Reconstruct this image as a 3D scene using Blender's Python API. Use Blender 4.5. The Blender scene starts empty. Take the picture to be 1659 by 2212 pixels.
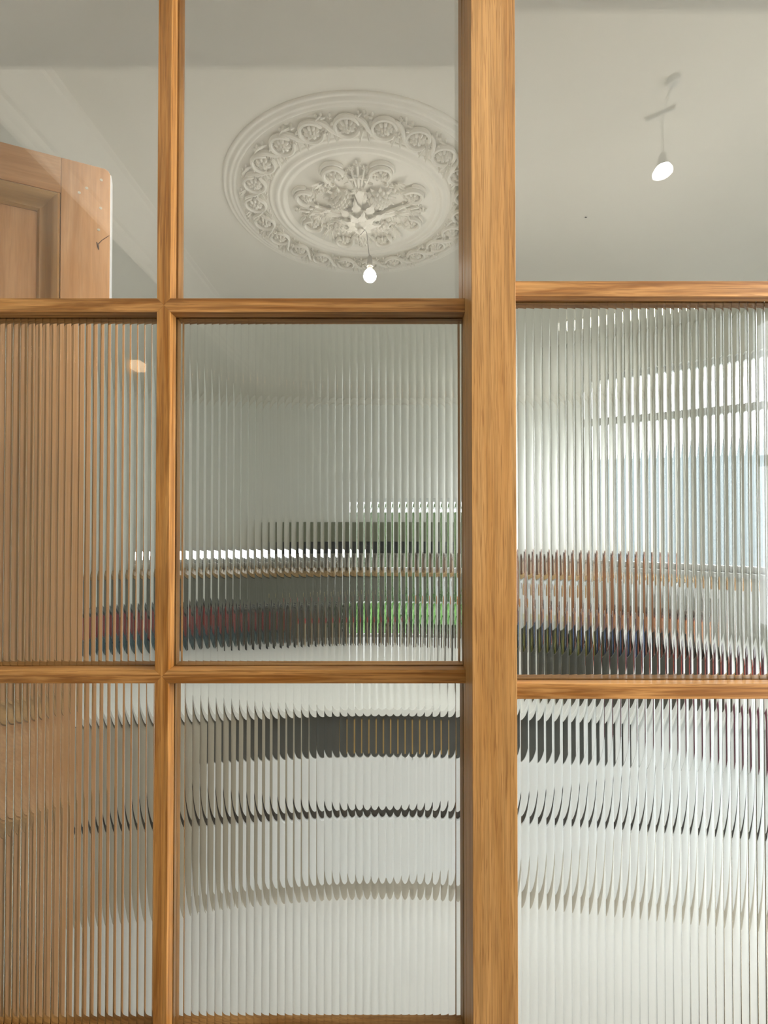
import bpy, bmesh, math, random
from mathutils import Vector, Matrix
random.seed(7)
PI = math.pi
sc = bpy.context.scene
COL = sc.collection

# ------------------------------------------------------------------ camera, world, exposure
cam_d = bpy.data.cameras.new('camera'); cam = bpy.data.objects.new('camera', cam_d); COL.objects.link(cam)
cam_d.sensor_fit = 'VERTICAL'; cam_d.sensor_height = 36.0; cam_d.lens = 36.0 * 1040 / 2212
cam_d.clip_start = 0.02
cam.location = (0, 0, 1.55); cam.rotation_euler = (PI / 2 + math.atan(0.0125), 0, 0)
sc.camera = cam
sc.view_settings.view_transform = 'Standard'; sc.view_settings.look = 'None'
sc.view_settings.gamma = 1.0; sc.view_settings.use_curve_mapping = False
sc.view_settings.exposure = 0.0
SKY = 7.0
w = bpy.data.worlds.new('sky'); sc.world = w; w.use_nodes = True
bg = w.node_tree.nodes['Background']; bg.inputs[0].default_value = (0.95, 0.985, 1.0, 1); bg.inputs[1].default_value = SKY
try:
    sc.cycles.max_bounces = 14; sc.cycles.transmission_bounces = 12; sc.cycles.transparent_max_bounces = 16
    sc.cycles.diffuse_bounces = 6
    sc.cycles.caustics_reflective = False; sc.cycles.caustics_refractive = True
    sc.cycles.use_denoising = True
    sc.cycles.sample_clamp_indirect = 6.0
except Exception:
    pass

def light(name, kind, loc, rot, energy, size=(1, 1), color=(1, 1, 1), portal=False, spot=None):
    d = bpy.data.lights.new(name, kind); d.energy = energy; d.color = color
    if kind == 'AREA':
        d.shape = 'RECTANGLE'; d.size, d.size_y = size
    elif kind in ('POINT', 'SPOT'):
        d.shadow_soft_size = size[0]
        if spot: d.spot_size, d.spot_blend = spot
    if portal: d.cycles.is_portal = True
    o = bpy.data.objects.new(name, d); COL.objects.link(o); o.location = loc; o.rotation_euler = rot
    return o
# openings through which daylight reaches the rooms
light('daylight_kitchen_bay', 'AREA', (2.63, 3.55, 1.95), (PI/2, 0, math.radians(139)), 1, (1.15, 1.5), portal=True)
light('daylight_kitchen_side', 'AREA', (3.12, 1.50, .85), (PI/2, 0, PI/2), 1, (.9, 1.4), portal=True)
light('daylight_garden_door', 'AREA', (0.43, 6.10, 0.95), (PI/2, 0, PI), 1, (0.7, 1.6), portal=True)
light('daylight_hall', 'AREA', (2.22, -0.5, 1.8), (PI/2, 0, PI/2), 1, (1.9, 1.9), portal=True)

# unseen lamps added to brighten both rooms, one boosting the hall window's daylight
d_ = light('fill_strip_kitchen', 'AREA', (.8, 1.05, 3.0), (math.radians(24), 0, 0), 17, (2.6, .12), (1.0, .97, .93)); d_.data.spread = math.radians(95)  # added lamp for the island, worktop and pine door
light('fill_hall_window', 'AREA', (2.32, .36, 1.9), (PI/2, 0, PI/2), 190, (.36, 1.8), (1.0, .97, .92))
d_ = light('fill_kitchen_side', 'AREA', (3.32, 1.42, .95), Vector((1, -.22, .16)).to_track_quat('Z', 'Y').to_euler(), 34, (.9, 1.3), (.95, .98, 1.0)); d_.data.spread = math.radians(85)  # added lamp outside the side window, aimed down at the island front
light('fill_kitchen_return', 'AREA', (2.85, 4.95, 1.75), Vector((.85, -.5, 0)).to_track_quat('Z', 'Y').to_euler(), 26, (1.5, 1.6), (.97, .99, 1.0))  # added lamp behind the return window, aimed at the far wall
light('daylight_kitchen_return', 'AREA', (2.62, 5.05, 1.75), (PI/2, 0, math.radians(113)), 1, (1.7, 1.7), portal=True)
light('fill_hall_ceiling', 'AREA', (.2, -.40, 2.55), (PI, 0, 0), 31, (2.7, .9), (1.0, .96, .88))  # added lamp, brightens the hall ceiling that the panes reflect
# ------------------------------------------------------------------ mesh helpers
class MB:
    def __init__(s): s.bm = bmesh.new()
    def poly_prism(s, pts, axis, a, b):
        """pts: 2-D outline; axis 'x','y','z' = extrusion axis from a to b"""
        def P(u, v, t):
            return {'y': (u, t, v), 'x': (t, u, v), 'z': (u, v, t)}[axis]
        lo = [s.bm.verts.new(P(u, v, a)) for u, v in pts]; hi = [s.bm.verts.new(P(u, v, b)) for u, v in pts]
        s.bm.faces.new(lo); s.bm.faces.new(hi[::-1]); n = len(pts)
        for i in range(n): s.bm.faces.new((lo[i], hi[i], hi[(i+1) % n], lo[(i+1) % n]))
        return s
    def box(s, x0, x1, y0, y1, z0, z1):
        return s.poly_prism([(x0, y0), (x1, y0), (x1, y1), (x0, y1)], 'z', z0, z1)
    def lathe(s, prof, c=(0, 0, 0), seg=32, closed=False, flip=False):
        rings = []
        for r, z in prof:
            if r < 1e-5: rings.append([s.bm.verts.new((c[0], c[1], c[2]+z))])
            else: rings.append([s.bm.verts.new((c[0]+r*math.cos(2*PI*k/seg), c[1]+r*math.sin(2*PI*k/seg), c[2]+z)) for k in range(seg)])
        m = len(rings)
        for i in range(m if closed else m-1):
            A, B = rings[i], rings[(i+1) % m]
            for k in range(seg):
                k2 = (k+1) % seg
                if len(A) == 1 and len(B) == 1: continue
                if len(A) == 1: s.bm.faces.new((A[0], B[k], B[k2]))
                elif len(B) == 1: s.bm.faces.new((A[k], A[k2], B[0]))
                else: s.bm.faces.new((A[k], A[k2], B[k2], B[k]))
        return s
    def tube(s, pts, rad, seg=8, squash=1.0):
        pts = [Vector(p) for p in pts]; n = len(pts)
        if not hasattr(rad, '__len__'): rad = [rad]*n
        up = Vector((0, 0, 1)); rings = []
        for i, p in enumerate(pts):
            t = (pts[min(i+1, n-1)] - pts[max(i-1, 0)]).normalized()
            u = up if abs(t.dot(up)) < .95 else Vector((1, 0, 0))
            a = t.cross(u).normalized(); b = a.cross(t).normalized()
            rings.append([s.bm.verts.new(p + (a*math.cos(2*PI*k/seg) + b*math.sin(2*PI*k/seg)*squash)*max(rad[i], 1e-4)) for k in range(seg)])
        for i in range(n-1):
            for k in range(seg):
                s.bm.faces.new((rings[i][k], rings[i][(k+1) % seg], rings[i+1][(k+1) % seg], rings[i+1][k]))
        s.bm.faces.new(rings[0][::-1]); s.bm.faces.new(rings[-1])
        return s
    def blob(s, c, sx, sy, sz, rot=0.0, sub=1, tilt=0.0):
        M = Matrix.Translation(c) @ Matrix.Rotation(rot, 4, 'Z') @ Matrix.Rotation(tilt, 4, 'Y') @ Matrix.Diagonal((sx, sy, sz, 1))
        bmesh.ops.create_icosphere(s.bm, subdivisions=sub, radius=1.0, matrix=M)
        return s
    def leaf(s, base, ang, length, width, z0=0.0, zmid=-.01, ztip=-.004, lobes=4, thick=.003):
        """acanthus-like leaf lying under a ceiling (z down = towards the viewer)"""
        ux, uy = math.cos(ang), math.sin(ang); vx, vy = -uy, ux
        n = lobes*3; top = []; bot = []
        for i in range(n+1):
            t = i/n; env = math.sin(PI*min(1, t*0.92+.08))**.7*(1-t**3*.8)
            ser = 1 - .35*(0.5+0.5*math.cos(2*PI*i/3.0))
            wd = width*.5*env*ser
            zc = z0 + (zmid-z0)*math.sin(PI*t*.5)*(1 if t < .7 else 1) + (ztip-z0)*t**3
            row = []
            for q in (-1, -.5, 0, .5, 1):
                lift = -.0035*(1-abs(q))*1.0 + (.0 if abs(q) != .5 else .0015)
                row.append((base[0]+ux*length*t+vx*wd*q, base[1]+uy*length*t+vy*wd*q, base[2]+zc+lift))
            top.append([s.bm.verts.new(p) for p in row])
            bot.append([s.bm.verts.new((p[0], p[1], p[2]+thick)) for p in row])
        for i in range(n):
            for k in range(4):
                s.bm.faces.new((top[i][k], top[i+1][k], top[i+1][k+1], top[i][k+1]))
                s.bm.faces.new((bot[i][k], bot[i][k+1], bot[i+1][k+1], bot[i+1][k]))
            s.bm.faces.new((top[i][0], bot[i][0], bot[i+1][0], top[i+1][0]))
            s.bm.faces.new((top[i][4], top[i+1][4], bot[i+1][4], bot[i][4]))
        s.bm.faces.new([top[0][k] for k in range(5)] + [bot[0][k] for k in (4, 3, 2, 1, 0)])
        s.bm.faces.new([top[n][k] for k in (4, 3, 2, 1, 0)] + [bot[n][k] for k in range(5)])
        return s
    def build(s, name, mat, parent=None, smooth=False, bevel=0.0, local=False, angle=40):
        bmesh.ops.recalc_face_normals(s.bm, faces=s.bm.faces)
        if parent is not None and not local:
            off = Vector((0, 0, 0)); p = parent
            while p is not None: off += p.location; p = p.parent
            bmesh.ops.translate(s.bm, verts=s.bm.verts, vec=-off)
        if smooth:
            lim = math.radians(angle)
            for e in s.bm.edges:
                if len(e.link_faces) == 2 and e.calc_face_angle(0) > lim: e.smooth = False
            for f in s.bm.faces: f.smooth = True
        me = bpy.data.meshes.new(name); s.bm.to_mesh(me); s.bm.free()
        me.materials.append(mat)
        o = bpy.data.objects.new(name, me); COL.objects.link(o)
        if parent is not None: o.parent = parent
        if bevel:
            b = o.modifiers.new('bevel', 'BEVEL'); b.width = bevel; b.segments = 2; b.limit_method = 'ANGLE'; b.harden_normals = False
        return o

def tag(o, label, cat, group=None, kind=None):
    o['label'] = label; o['category'] = cat
    if group: o['group'] = group
    if kind: o['kind'] = kind
    return o
def thing(name, loc, label, cat, group=None, rz=0.0):
    o = bpy.data.objects.new(name, None); COL.objects.link(o); o.location = loc; o.rotation_euler = (0, 0, rz); o.empty_display_size = .1
    return tag(o, label, cat, group)
def struct(o): o['kind'] = 'structure'; return o
def plab(o, s): o['label'] = s; return o

# ------------------------------------------------------------------ materials
def newmat(name):
    m = bpy.data.materials.new(name); m.use_nodes = True
    return m, m.node_tree.nodes, m.node_tree.links, m.node_tree.nodes['Principled BSDF']
def paint(name, col, rough=.6, var=.04, scale=6.0, bump=.0, metal=0.0, spec=.5):
    m, N, L, P = newmat(name)
    P.inputs['Roughness'].default_value = rough; P.inputs['Metallic'].default_value = metal
    P.inputs['Specular IOR Level'].default_value = spec
    tc = N.new('ShaderNodeTexCoord'); ns = N.new('ShaderNodeTexNoise'); ns.inputs['Scale'].default_value = scale; ns.inputs['Detail'].default_value = 4
    L.new(tc.outputs['Object'], ns.inputs['Vector'])
    r = N.new('ShaderNodeValToRGB')
    r.color_ramp.elements[0].position = .3; r.color_ramp.elements[1].position = .7
    r.color_ramp.elements[0].color = tuple(c*(1-var) for c in col) + (1,); r.color_ramp.elements[1].color = tuple(min(1, c*(1+var)) for c in col) + (1,)
    L.new(ns.outputs['Fac'], r.inputs['Fac']); L.new(r.outputs['Color'], P.inputs['Base Color'])
    if bump:
        n2 = N.new('ShaderNodeTexNoise'); n2.inputs['Scale'].default_value = scale*22; n2.inputs['Detail'].default_value = 3
        L.new(tc.outputs['Object'], n2.inputs['Vector'])
        b = N.new('ShaderNodeBump'); b.inputs['Strength'].default_value = bump; b.inputs['Distance'].default_value = .002
        L.new(n2.outputs['Fac'], b.inputs['Height']); L.new(b.outputs['Normal'], P.inputs['Normal'])
    return m
def wood(name, axis, light_c, dark_c, pore_c, pore=.5, rough=.45, fine=1.0, seed=0.0, ring=1.0, bands=.6, fig=.9):
    m, N, L, P = newmat(name); P.inputs['Roughness'].default_value = rough
    P.inputs['Specular IOR Level'].default_value = .3
    tc = N.new('ShaderNodeTexCoord')
    def mapped(across, along, off=0):
        mp = N.new('ShaderNodeMapping'); s = [across]*3; s['xyz'.index(axis)] = along
        mp.inputs['Scale'].default_value = s; mp.inputs['Location'].default_value = (seed+off, seed*1.7+off, seed*.6)
        L.new(tc.outputs['Object'], mp.inputs['Vector']); return mp
    def noise(mp, det=3, dist=0.0, rough_=.55):
        n = N.new('ShaderNodeTexNoise'); n.inputs['Scale'].default_value = 1; n.inputs['Detail'].default_value = det
        n.inputs['Roughness'].default_value = rough_
        n.inputs['Distortion'].default_value = dist; L.new(mp.outputs[0], n.inputs['Vector']); return n
    a = noise(mapped(26*ring, 1.6), 4, fig)            # broad figure
    rr = N.new('ShaderNodeValToRGB'); e = rr.color_ramp.elements
    e[0].position = .36; e[0].color = dark_c + (1,); e[1].position = .62; e[1].color = light_c + (1,)
    L.new(a.outputs['Fac'], rr.inputs['Fac'])
    f = noise(mapped(230*fine, 7, 3), 3, .3)          # fibres
    fr = N.new('ShaderNodeValToRGB'); fr.color_ramp.elements[0].position = .36; fr.color_ramp.elements[1].position = .6
    fr.color_ramp.elements[0].color = (1-bands*.5,)*3 + (1,); fr.color_ramp.elements[1].color = (1.0,)*3 + (1,)
    L.new(f.outputs['Fac'], fr.inputs['Fac'])
    m1 = N.new('ShaderNodeMix'); m1.data_type = 'RGBA'; m1.blend_type = 'MULTIPLY'; m1.inputs[0].default_value = 1
    L.new(rr.outputs['Color'], m1.inputs[6]); L.new(fr.outputs['Color'], m1.inputs[7])
    p = noise(mapped(460*fine, 15, 9), 2, .2)         # open pores: short dark streaks
    pr = N.new('ShaderNodeValToRGB'); pr.color_ramp.elements[0].position = .36; pr.color_ramp.elements[1].position = .44
    pr.color_ramp.elements[0].color = (1, 1, 1, 1); pr.color_ramp.elements[1].color = (0, 0, 0, 1)
    L.new(p.outputs['Fac'], pr.inputs['Fac'])
    mu = N.new('ShaderNodeMath'); mu.operation = 'MULTIPLY'; mu.inputs[1].default_value = pore; L.new(pr.outputs['Color'], mu.inputs[0])
    m2 = N.new('ShaderNodeMix'); m2.data_type = 'RGBA'; L.new(mu.outputs[0], m2.inputs[0])
    L.new(m1.outputs[2], m2.inputs[6]); m2.inputs[7].default_value = pore_c + (1,)
    L.new(m2.outputs[2], P.inputs['Base Color'])
    b = N.new('ShaderNodeBump'); b.inputs['Strength'].default_value = .25; b.inputs['Distance'].default_value = .0006
    L.new(f.outputs['Fac'], b.inputs['Height']); L.new(b.outputs['Normal'], P.inputs['Normal'])
    return m
def clear_glass(name, tint=(1, 1, 1), ior=1.5):
    m, N, L, P = newmat(name); N.remove(P)
    out = [n for n in N if n.type == 'OUTPUT_MATERIAL'][0]
    fr = N.new('ShaderNodeFresnel'); fr.inputs['IOR'].default_value = ior
    ge = N.new('ShaderNodeNewGeometry'); mr = N.new('ShaderNodeMapRange'); mr.inputs['To Min'].default_value = ior; mr.inputs['To Max'].default_value = 1/ior
    L.new(ge.outputs['Backfacing'], mr.inputs['Value']); L.new(mr.outputs['Result'], fr.inputs['IOR'])
    t = N.new('ShaderNodeBsdfTransparent'); t.inputs['Color'].default_value = tint + (1,)
    g = N.new('ShaderNodeBsdfGlossy'); g.inputs['Roughness'].default_value = 0.0
    mx = N.new('ShaderNodeMixShader'); L.new(fr.outputs[0], mx.inputs[0]); L.new(t.outputs[0], mx.inputs[1]); L.new(g.outputs[0], mx.inputs[2])
    L.new(mx.outputs[0], out.inputs['Surface']); return m
def solid_glass(name, tint=(1, 1, 1), ior=1.5, rough=0.0):
    m, N, L, P = newmat(name); N.remove(P)
    out = [n for n in N if n.type == 'OUTPUT_MATERIAL'][0]
    g = N.new('ShaderNodeBsdfGlass'); g.inputs['IOR'].default_value = ior; g.inputs['Roughness'].default_value = rough; g.inputs['Color'].default_value = tint + (1,)
    L.new(g.outputs[0], out.inputs['Surface']); return m
def emit(name, col, s):
    m, N, L, P = newmat(name); P.inputs['Base Color'].default_value = (.8, .8, .8, 1)
    P.inputs['Emission Color'].default_value = col + (1,); P.inputs['Emission Strength'].default_value = s; return m

OAK_L, OAK_D, OAK_P = (.40, .195, .055), (.22, .082, .010), (.13, .045, .008)
M = dict(
    oak_post=wood('oak_post', 'z', (.44, .240, .086), (.35, .172, .050), OAK_P, pore=.5, seed=1.3, ring=.8, fine=1.5),
    oak_z=wood('oak_vertical', 'z', OAK_L, OAK_D, OAK_P, pore=.45, seed=4.1, ring=1.4, fig=2.0),
    oak_x=wood('oak_horizontal', 'x', (.43, .215, .068), (.21, .080, .012), OAK_P, pore=.5, seed=7.7, ring=1.5, fig=2.6),
    pine_z=wood('pine_vertical', 'z', (.66, .36, .165), (.56, .27, .10), (.4, .18, .06), pore=.15, seed=2.2, ring=.45, fine=.6, bands=.2, rough=.5),
    pine_x=wood('pine_horizontal', 'x', (.66, .36, .165), (.56, .27, .10), (.4, .18, .06), pore=.15, seed=5.2, ring=.45, fine=.6, bands=.2, rough=.5),
    pine_m=wood('pine_moulding', 'z', (.48, .27, .10), (.38, .19, .06), (.3, .14, .05), pore=.15, seed=8.2, ring=.45, fine=.6, bands=.2, rough=.35),
    pine_mx=wood('pine_moulding_cross', 'x', (.48, .27, .10), (.38, .19, .06), (.3, .14, .05), pore=.15, seed=8.2, ring=.45, fine=.6, bands=.2, rough=.35),
    timber=wood('worktop_timber', 'x', (.60, .40, .20), (.45, .28, .12), (.3, .16, .05), pore=.2, seed=3.0, ring=.3),
    ceiling=paint('ceiling_emulsion', (.75, .72, .64), .85, .015, 2.0, .05),
    plaster=paint('cast_plaster', (.80, .77, .69), .7, .02, 12, .08),
    wall=paint('wall_emulsion', (.87, .865, .81), .8, .02, 2.0, .05),
    hallwall=paint('hall_wall_emulsion', (.30, .31, .28), .8, .02, 2.0, .05),
    white=paint('white_paint', (.82, .82, .80), .4, .01, 3),
    quartz=paint('white_stone', (.84, .85, .83), .25, .02, 20),
    lacquer=paint('white_lacquer', (.86, .88, .89), .35, .01, 3),
    beige=paint('beige_laminate', (.46, .42, .34), .55, .03, 4),
    cove=paint('shade_toned_board', (.50, .46, .39), .6, .02, 4),  # soft shadow put into the tone
    dark=paint('charcoal_board', (.045, .052, .052), .4, .1, 6),
    gap=paint('black_gap', (.012, .014, .018), .6, .1, 6),
    floorw=paint('pale_floor', (.62, .62, .60), .35, .03, 3),
    floorh=paint('hall_floor', (.30, .24, .18), .5, .1, 3),
    clear=clear_glass('clear_glass'), winglass=clear_glass('window_glass'),
    reed=solid_glass('reeded_glass', (.97, .985, .975), rough=.018),
    brown=paint('varnished_brown', (.10, .045, .018), .35, .1, 6),
    brass=paint('aged_brass', (.55, .38, .15), .35, .05, 8, metal=.8),
    screw=paint('pale_filler', (.58, .50, .36), .6, .05, 20),
    knot=paint('dark_knot', (.10, .04, .015), .7, .1, 20),
    holder=paint('white_plastic', (.42, .40, .36), .35, .01, 5),
    grey=paint('grey_plastic', (.45, .45, .43), .4, .02, 5),
    cable=paint('cable', (.30, .28, .25), .5, .02, 5),
)

# ------------------------------------------------------------------ room shell
EYE = 1.55; CE = 3.05
YF = 6.05                                       # kitchen's far wall
def bx(name, mat, *b): return struct(MB().box(*b).build(name, mat))
bx('floor_kitchen', M['floorw'], -2.75, 3.4, .92, 6.3, -.1, 0)
bx('floor_hall', M['floorh'], -1.4, 2.4, -3.65, .92, -.1, 0)
bx('ceiling_kitchen', M['ceiling'], -2.75, 3.5, .93, 6.3, CE, CE+.12)
bx('ceiling_hall', M['ceiling'], -1.4, 2.4, -3.65, .93, CE, CE+.12)

# far wall with a slit window made up for the glints over the worktop and a glazed garden door
m = MB(); WX0, WX1, WZ0, WZ1 = -2.25, -.95, 1.0, 1.19
DX0, DX1, DZ1 = .30, .88, 1.80
m.box(-2.6, WX0, YF, YF+.15, 0, CE); m.box(WX0, WX1, YF, YF+.15, 0, WZ0); m.box(WX0, WX1, YF, YF+.15, WZ1, CE)
m.box(WX1, DX0, YF, YF+.15, 0, CE); m.box(DX0, DX1, YF, YF+.15, DZ1, CE); m.box(DX1, 3.2, YF, YF+.15, 0, CE)
struct(m.build('wall_kitchen_far', M['wall']))
# right of the kitchen: back return, angled bay with window_1, side wall with fill_window_side
def wall_run(name, p, q, t, openings, mat, z1=CE, end=0.0):
    """wall from p to q, thickness t to the right of p->q, openings [(s0,s1,z0,z1)] along it"""
    dx, dy = q[0]-p[0], q[1]-p[1]; Lg = math.hypot(dx, dy); m = MB(); s = 0
    for s0, s1, a, b in openings:
        m.box(s, s0, 0, t, 0, z1); m.box(s0, s1, 0, t, 0, a); m.box(s0, s1, 0, t, b, z1); s = s1
    m.box(s, Lg, 0, t, 0, z1)
    o = struct(m.build(name, mat)); o.location = (p[0], p[1], 0); o.rotation_euler = (0, 0, math.atan2(dy, dx)); return o
def window(name, p, q, s0, s1, z0, z1, t, bars_z, bars_s, mat, depth=.05, pane_off=.07):
    dx, dy = q[0]-p[0], q[1]-p[1]
    root = bpy.data.objects.new(name, None); COL.objects.link(root); struct(root)
    root.location = (p[0], p[1], 0); root.rotation_euler = (0, 0, math.atan2(dy, dx))
    f = .045; m = MB(); a, b = pane_off-.025, pane_off+.025
    m.box(s0, s0+f, a, b, z0, z1); m.box(s1-f, s1, a, b, z0, z1); m.box(s0+f, s1-f, a, b, z0, z0+f); m.box(s0+f, s1-f, a, b, z1-f, z1)
    m.build('window_frame', mat, root, local=True)
    for z in bars_z: MB().box(s0+f, s1-f, a, b, z-.03, z+.03).build('transom', mat, root, local=True)
    for s_ in bars_s: MB().box(s_-.015, s_+.015, a, b, z0+f, z1-f).build('glazing_bar', mat, root, local=True)
    MB().box(s0+f, s1-f, pane_off-.003, pane_off+.003, z0+f, z1-f).build('pane', M['winglass'], root, local=True)
    MB().box(s0-.04, s1+.04, -.05, a, z0-.03, z0).build('window_sill', mat, root, local=True)
    return root
wall_run('wall_kitchen_left', (-2.6, .93), (-2.6, 6.2), .15, [], M['wall'])
B0, B1 = (2.05, 3.95), (3.10, 3.04)
wall_run('wall_kitchen_return', (2.95, YF), B0, .15, [(.35, 2.0, .9, 2.6)], M['wall'])
window('fill_window_return', (2.95, YF), B0, .35, 2.0, .9, 2.6, .15, [2.0], [1.17], M['white'])  # unseen window added to brighten the far wall
wall_run('wall_kitchen_bay', B0, B1, .15, [(.40, 1.33, 1.15, 2.75)], M['wall'])
window('window_1', B0, B1, .40, 1.33, 1.15, 2.75, .15, [2.36], [], M['white'])
wall_run('wall_kitchen_side', B1, (3.10, .93), .15, [(1.09, 1.99, .15, 1.55)], M['wall'])
window('fill_window_side', B1, (3.10, .93), 1.09, 1.99, .15, 1.55, .15, [], [], M['white'])  # unseen window, set low so its light reaches the island front
window('glint_window', (-2.6, YF), (3, YF), WX0+2.6, WX1+2.6, WZ0, WZ1, .15, [], [.60, .82, 1.04, 1.26, 1.48], M['white'])  # bars split the slit's brightness into separate glints
# cornice run of the kitchen's far wall
CP = [(0, 0), (0, -.07), (-.012, -.07), (-.015, -.055), (-.04, -.02), (-.05, 0)]
struct(MB().poly_prism([(YF+u, CE+v) for u, v in CP], 'x', -2.6, 2.94).build('trim_cornice_far', M['plaster']))

# partition wall pieces above and beside the glazing, with a lowered bulkhead on the hall side
bx('wall_bulkhead', M['white'], -1.25, 2.25, .612, .925, 2.64, CE)
bx('wall_partition_left', M['hallwall'], -2.6, -.965, .80, .925, 0, 2.64)
bx('wall_partition_right', M['hallwall'], .80, 3.1, .80, .925, 0, 2.64)
bx('wall_partition_left_top', M['hallwall'], -2.6, -1.25, .80, .925, 2.64, CE)
bx('wall_partition_right_top', M['hallwall'], 2.25, 3.1, .80, .925, 2.64, CE)
# hall
bx('wall_hall_left', M['hallwall'], -1.40, -1.25, -3.5, .80, 0, CE)
bx('wall_hall_back', M['hallwall'], -1.40, 2.4, -3.65, -3.5, 0, CE)
wall_run('wall_hall_right', (2.25, .80), (2.25, -3.5), .15, [(.25, 2.25, .85, 2.80)], M['hallwall'])
window('window_4', (2.25, .80), (2.25, -3.5), .25, 2.25, .85, 2.80, .15, [1.9], [1.3], M['white'])
hc = [(0, 0), (.145, 0), (.145, -.012), (.128, -.018), (.124, -.034), (.10, -.05), (.07, -.085), (.05, -.12), (.045, -.145), (.03, -.15), (.028, -.175), (.014, -.185), (.012, -.21), (0, -.215)]
struct(MB().poly_prism([(-1.25+u, CE+v) for u, v in hc], 'y', -3.5, .612).build('trim_cornice_hall', M['plaster']))
hc2 = [(u*.9, v*.9) for u, v in hc]

# ------------------------------------------------------------------ the glazed oak partition
LY, LG, LB = .855, .880, .911          # left panel: front face, glass, back face
RY, RG, RB = .794, .815, .843          # right panel
MX0, MX1 = -.4056, -.3815
PX0, PX1 = .1444, .2175
ZU = (1.9178, 1.9425); ZL = (1.2575, 1.2812); ZB = (.592, .6245); ZT = (2.562, 2.64)
def reed_pane(x0, x1, y0, z0, z1, pitch, R, phase, parent, name='reeded_pane'):
    """flat on the hall side, concave flutes on the kitchen side"""
    bm = bmesh.new(); seg = 12; base = .0045
    h = pitch/2; sag = R - math.sqrt(R*R-h*h)
    xs = []; n0 = math.floor((x0-phase)/pitch)
    x = phase + n0*pitch
    pts = []
    while x < x1:
        for k in range(seg):
            xx = x + pitch*k/seg
            if xx < x0 or xx > x1: continue
            u = xx-(x+h); d = R-math.sqrt(R*R-u*u); pts.append((xx, y0+base+d, k == 0))
        x += pitch
    pts = [(x0, y0+base+.0003, False)] + [p for p in pts if p[0] > x0+1e-4 and p[0] < x1-1e-4] + [(x1, y0+base+.0003, False)]
    lo = [bm.verts.new((a, b, z0)) for a, b, c in pts]; hi = [bm.verts.new((a, b, z1)) for a, b, c in pts]
    f0, f1 = bm.verts.new((x0, y0, z0)), bm.verts.new((x1, y0, z0)); g0, g1 = bm.verts.new((x0, y0, z1)), bm.verts.new((x1, y0, z1))
    for i in range(len(pts)-1):
        f = bm.faces.new((lo[i+1], lo[i], hi[i], hi[i+1])); f.smooth = True
    for i, p in enumerate(pts):
        if p[2]: bm.edges.get((lo[i], hi[i])).smooth = False
    bm.faces.new((f0, f1, g1, g0)); bm.faces.new([f1, f0] + lo); bm.faces.new([g0, g1] + hi[::-1])
    bm.faces.new((f0, g0, hi[0], lo[0])); bm.faces.new((g1, f1, lo[-1], hi[-1]))
    for f in bm.faces:
        if not f.smooth:
            for e in f.edges: e.smooth = False
    mb = MB(); mb.bm.free(); mb.bm = bm
    return mb.build(name, M['reed'], parent)
def vseg(parent, x0, x1, ya, yb, yc, yd, zb, zt, name='muntin', pb=True, pt=True):
    """vertical bar between rails zb=(lo,hi) below and zt=(lo,hi) above with mitred ends; groove for the glass between yb and yc"""
    xc = (x0+x1)/2; b = [(x0, zb[1]), (xc, (zb[0]+zb[1])/2), (x1, zb[1])] if pb else [(x0, zb[1]), (x1, zb[1])]
    t = [(x1, zt[0]), (xc, (zt[0]+zt[1])/2), (x0, zt[0])] if pt else [(x1, zt[0]), (x0, zt[0])]
    m = MB(); m.poly_prism(b+t, 'y', ya, yb); m.poly_prism(b+t, 'y', yc, yd); m.box(x0+.005, x1-.005, yb, yc, zb[1]-.003, zt[0]+.003)
    return m.build(name, M['oak_z'], parent, bevel=.0005)
def hseg(parent, xa, xb, z, ya, yb, yc, yd, name='rail', pl=None, pr=None):
    """horizontal bar; pl / pr = half width of the crossing muntin at that end"""
    z0, z1 = z; zc = (z0+z1)/2; L_ = [(xa, z1), (xa+0, z0)] if pl is None else [(xa, z1), (xa-pl, zc), (xa, z0)]
    R_ = [(xb, z0), (xb, z1)] if pr is None else [(xb, z0), (xb+pr, zc), (xb, z1)]
    m = MB(); m.poly_prism(L_+R_, 'y', ya, yb); m.poly_prism(L_+R_, 'y', yc, yd); m.box(xa, xb, yb, yc, z0+.005, z1-.005)
    return m.build(name, M['oak_x'], parent, bevel=.0005)

post = thing('oak_post', (.181, .85, 0), 'broad light oak post standing between the two glazed panels, full height', 'post')
m = MB(); zt = 2.64
m.box(PX0, PX1, .790, .813, 0, zt); m.box(PX0, PX1-.006, .813, .8215, 0, zt); m.box(PX0, PX1, .8215, .8525, 0, zt)
m.box(PX0+.0012, PX1, .8525, .8545, 0, zt); m.box(PX0, PX1, .8545, .8795, 0, zt); m.box(PX0+.006, PX1, .8795, .8865, 0, zt); m.box(PX0, PX1, .8865, .925, 0, zt)
m.build('post_body', M['oak_post'], post, bevel=.0007)

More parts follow.
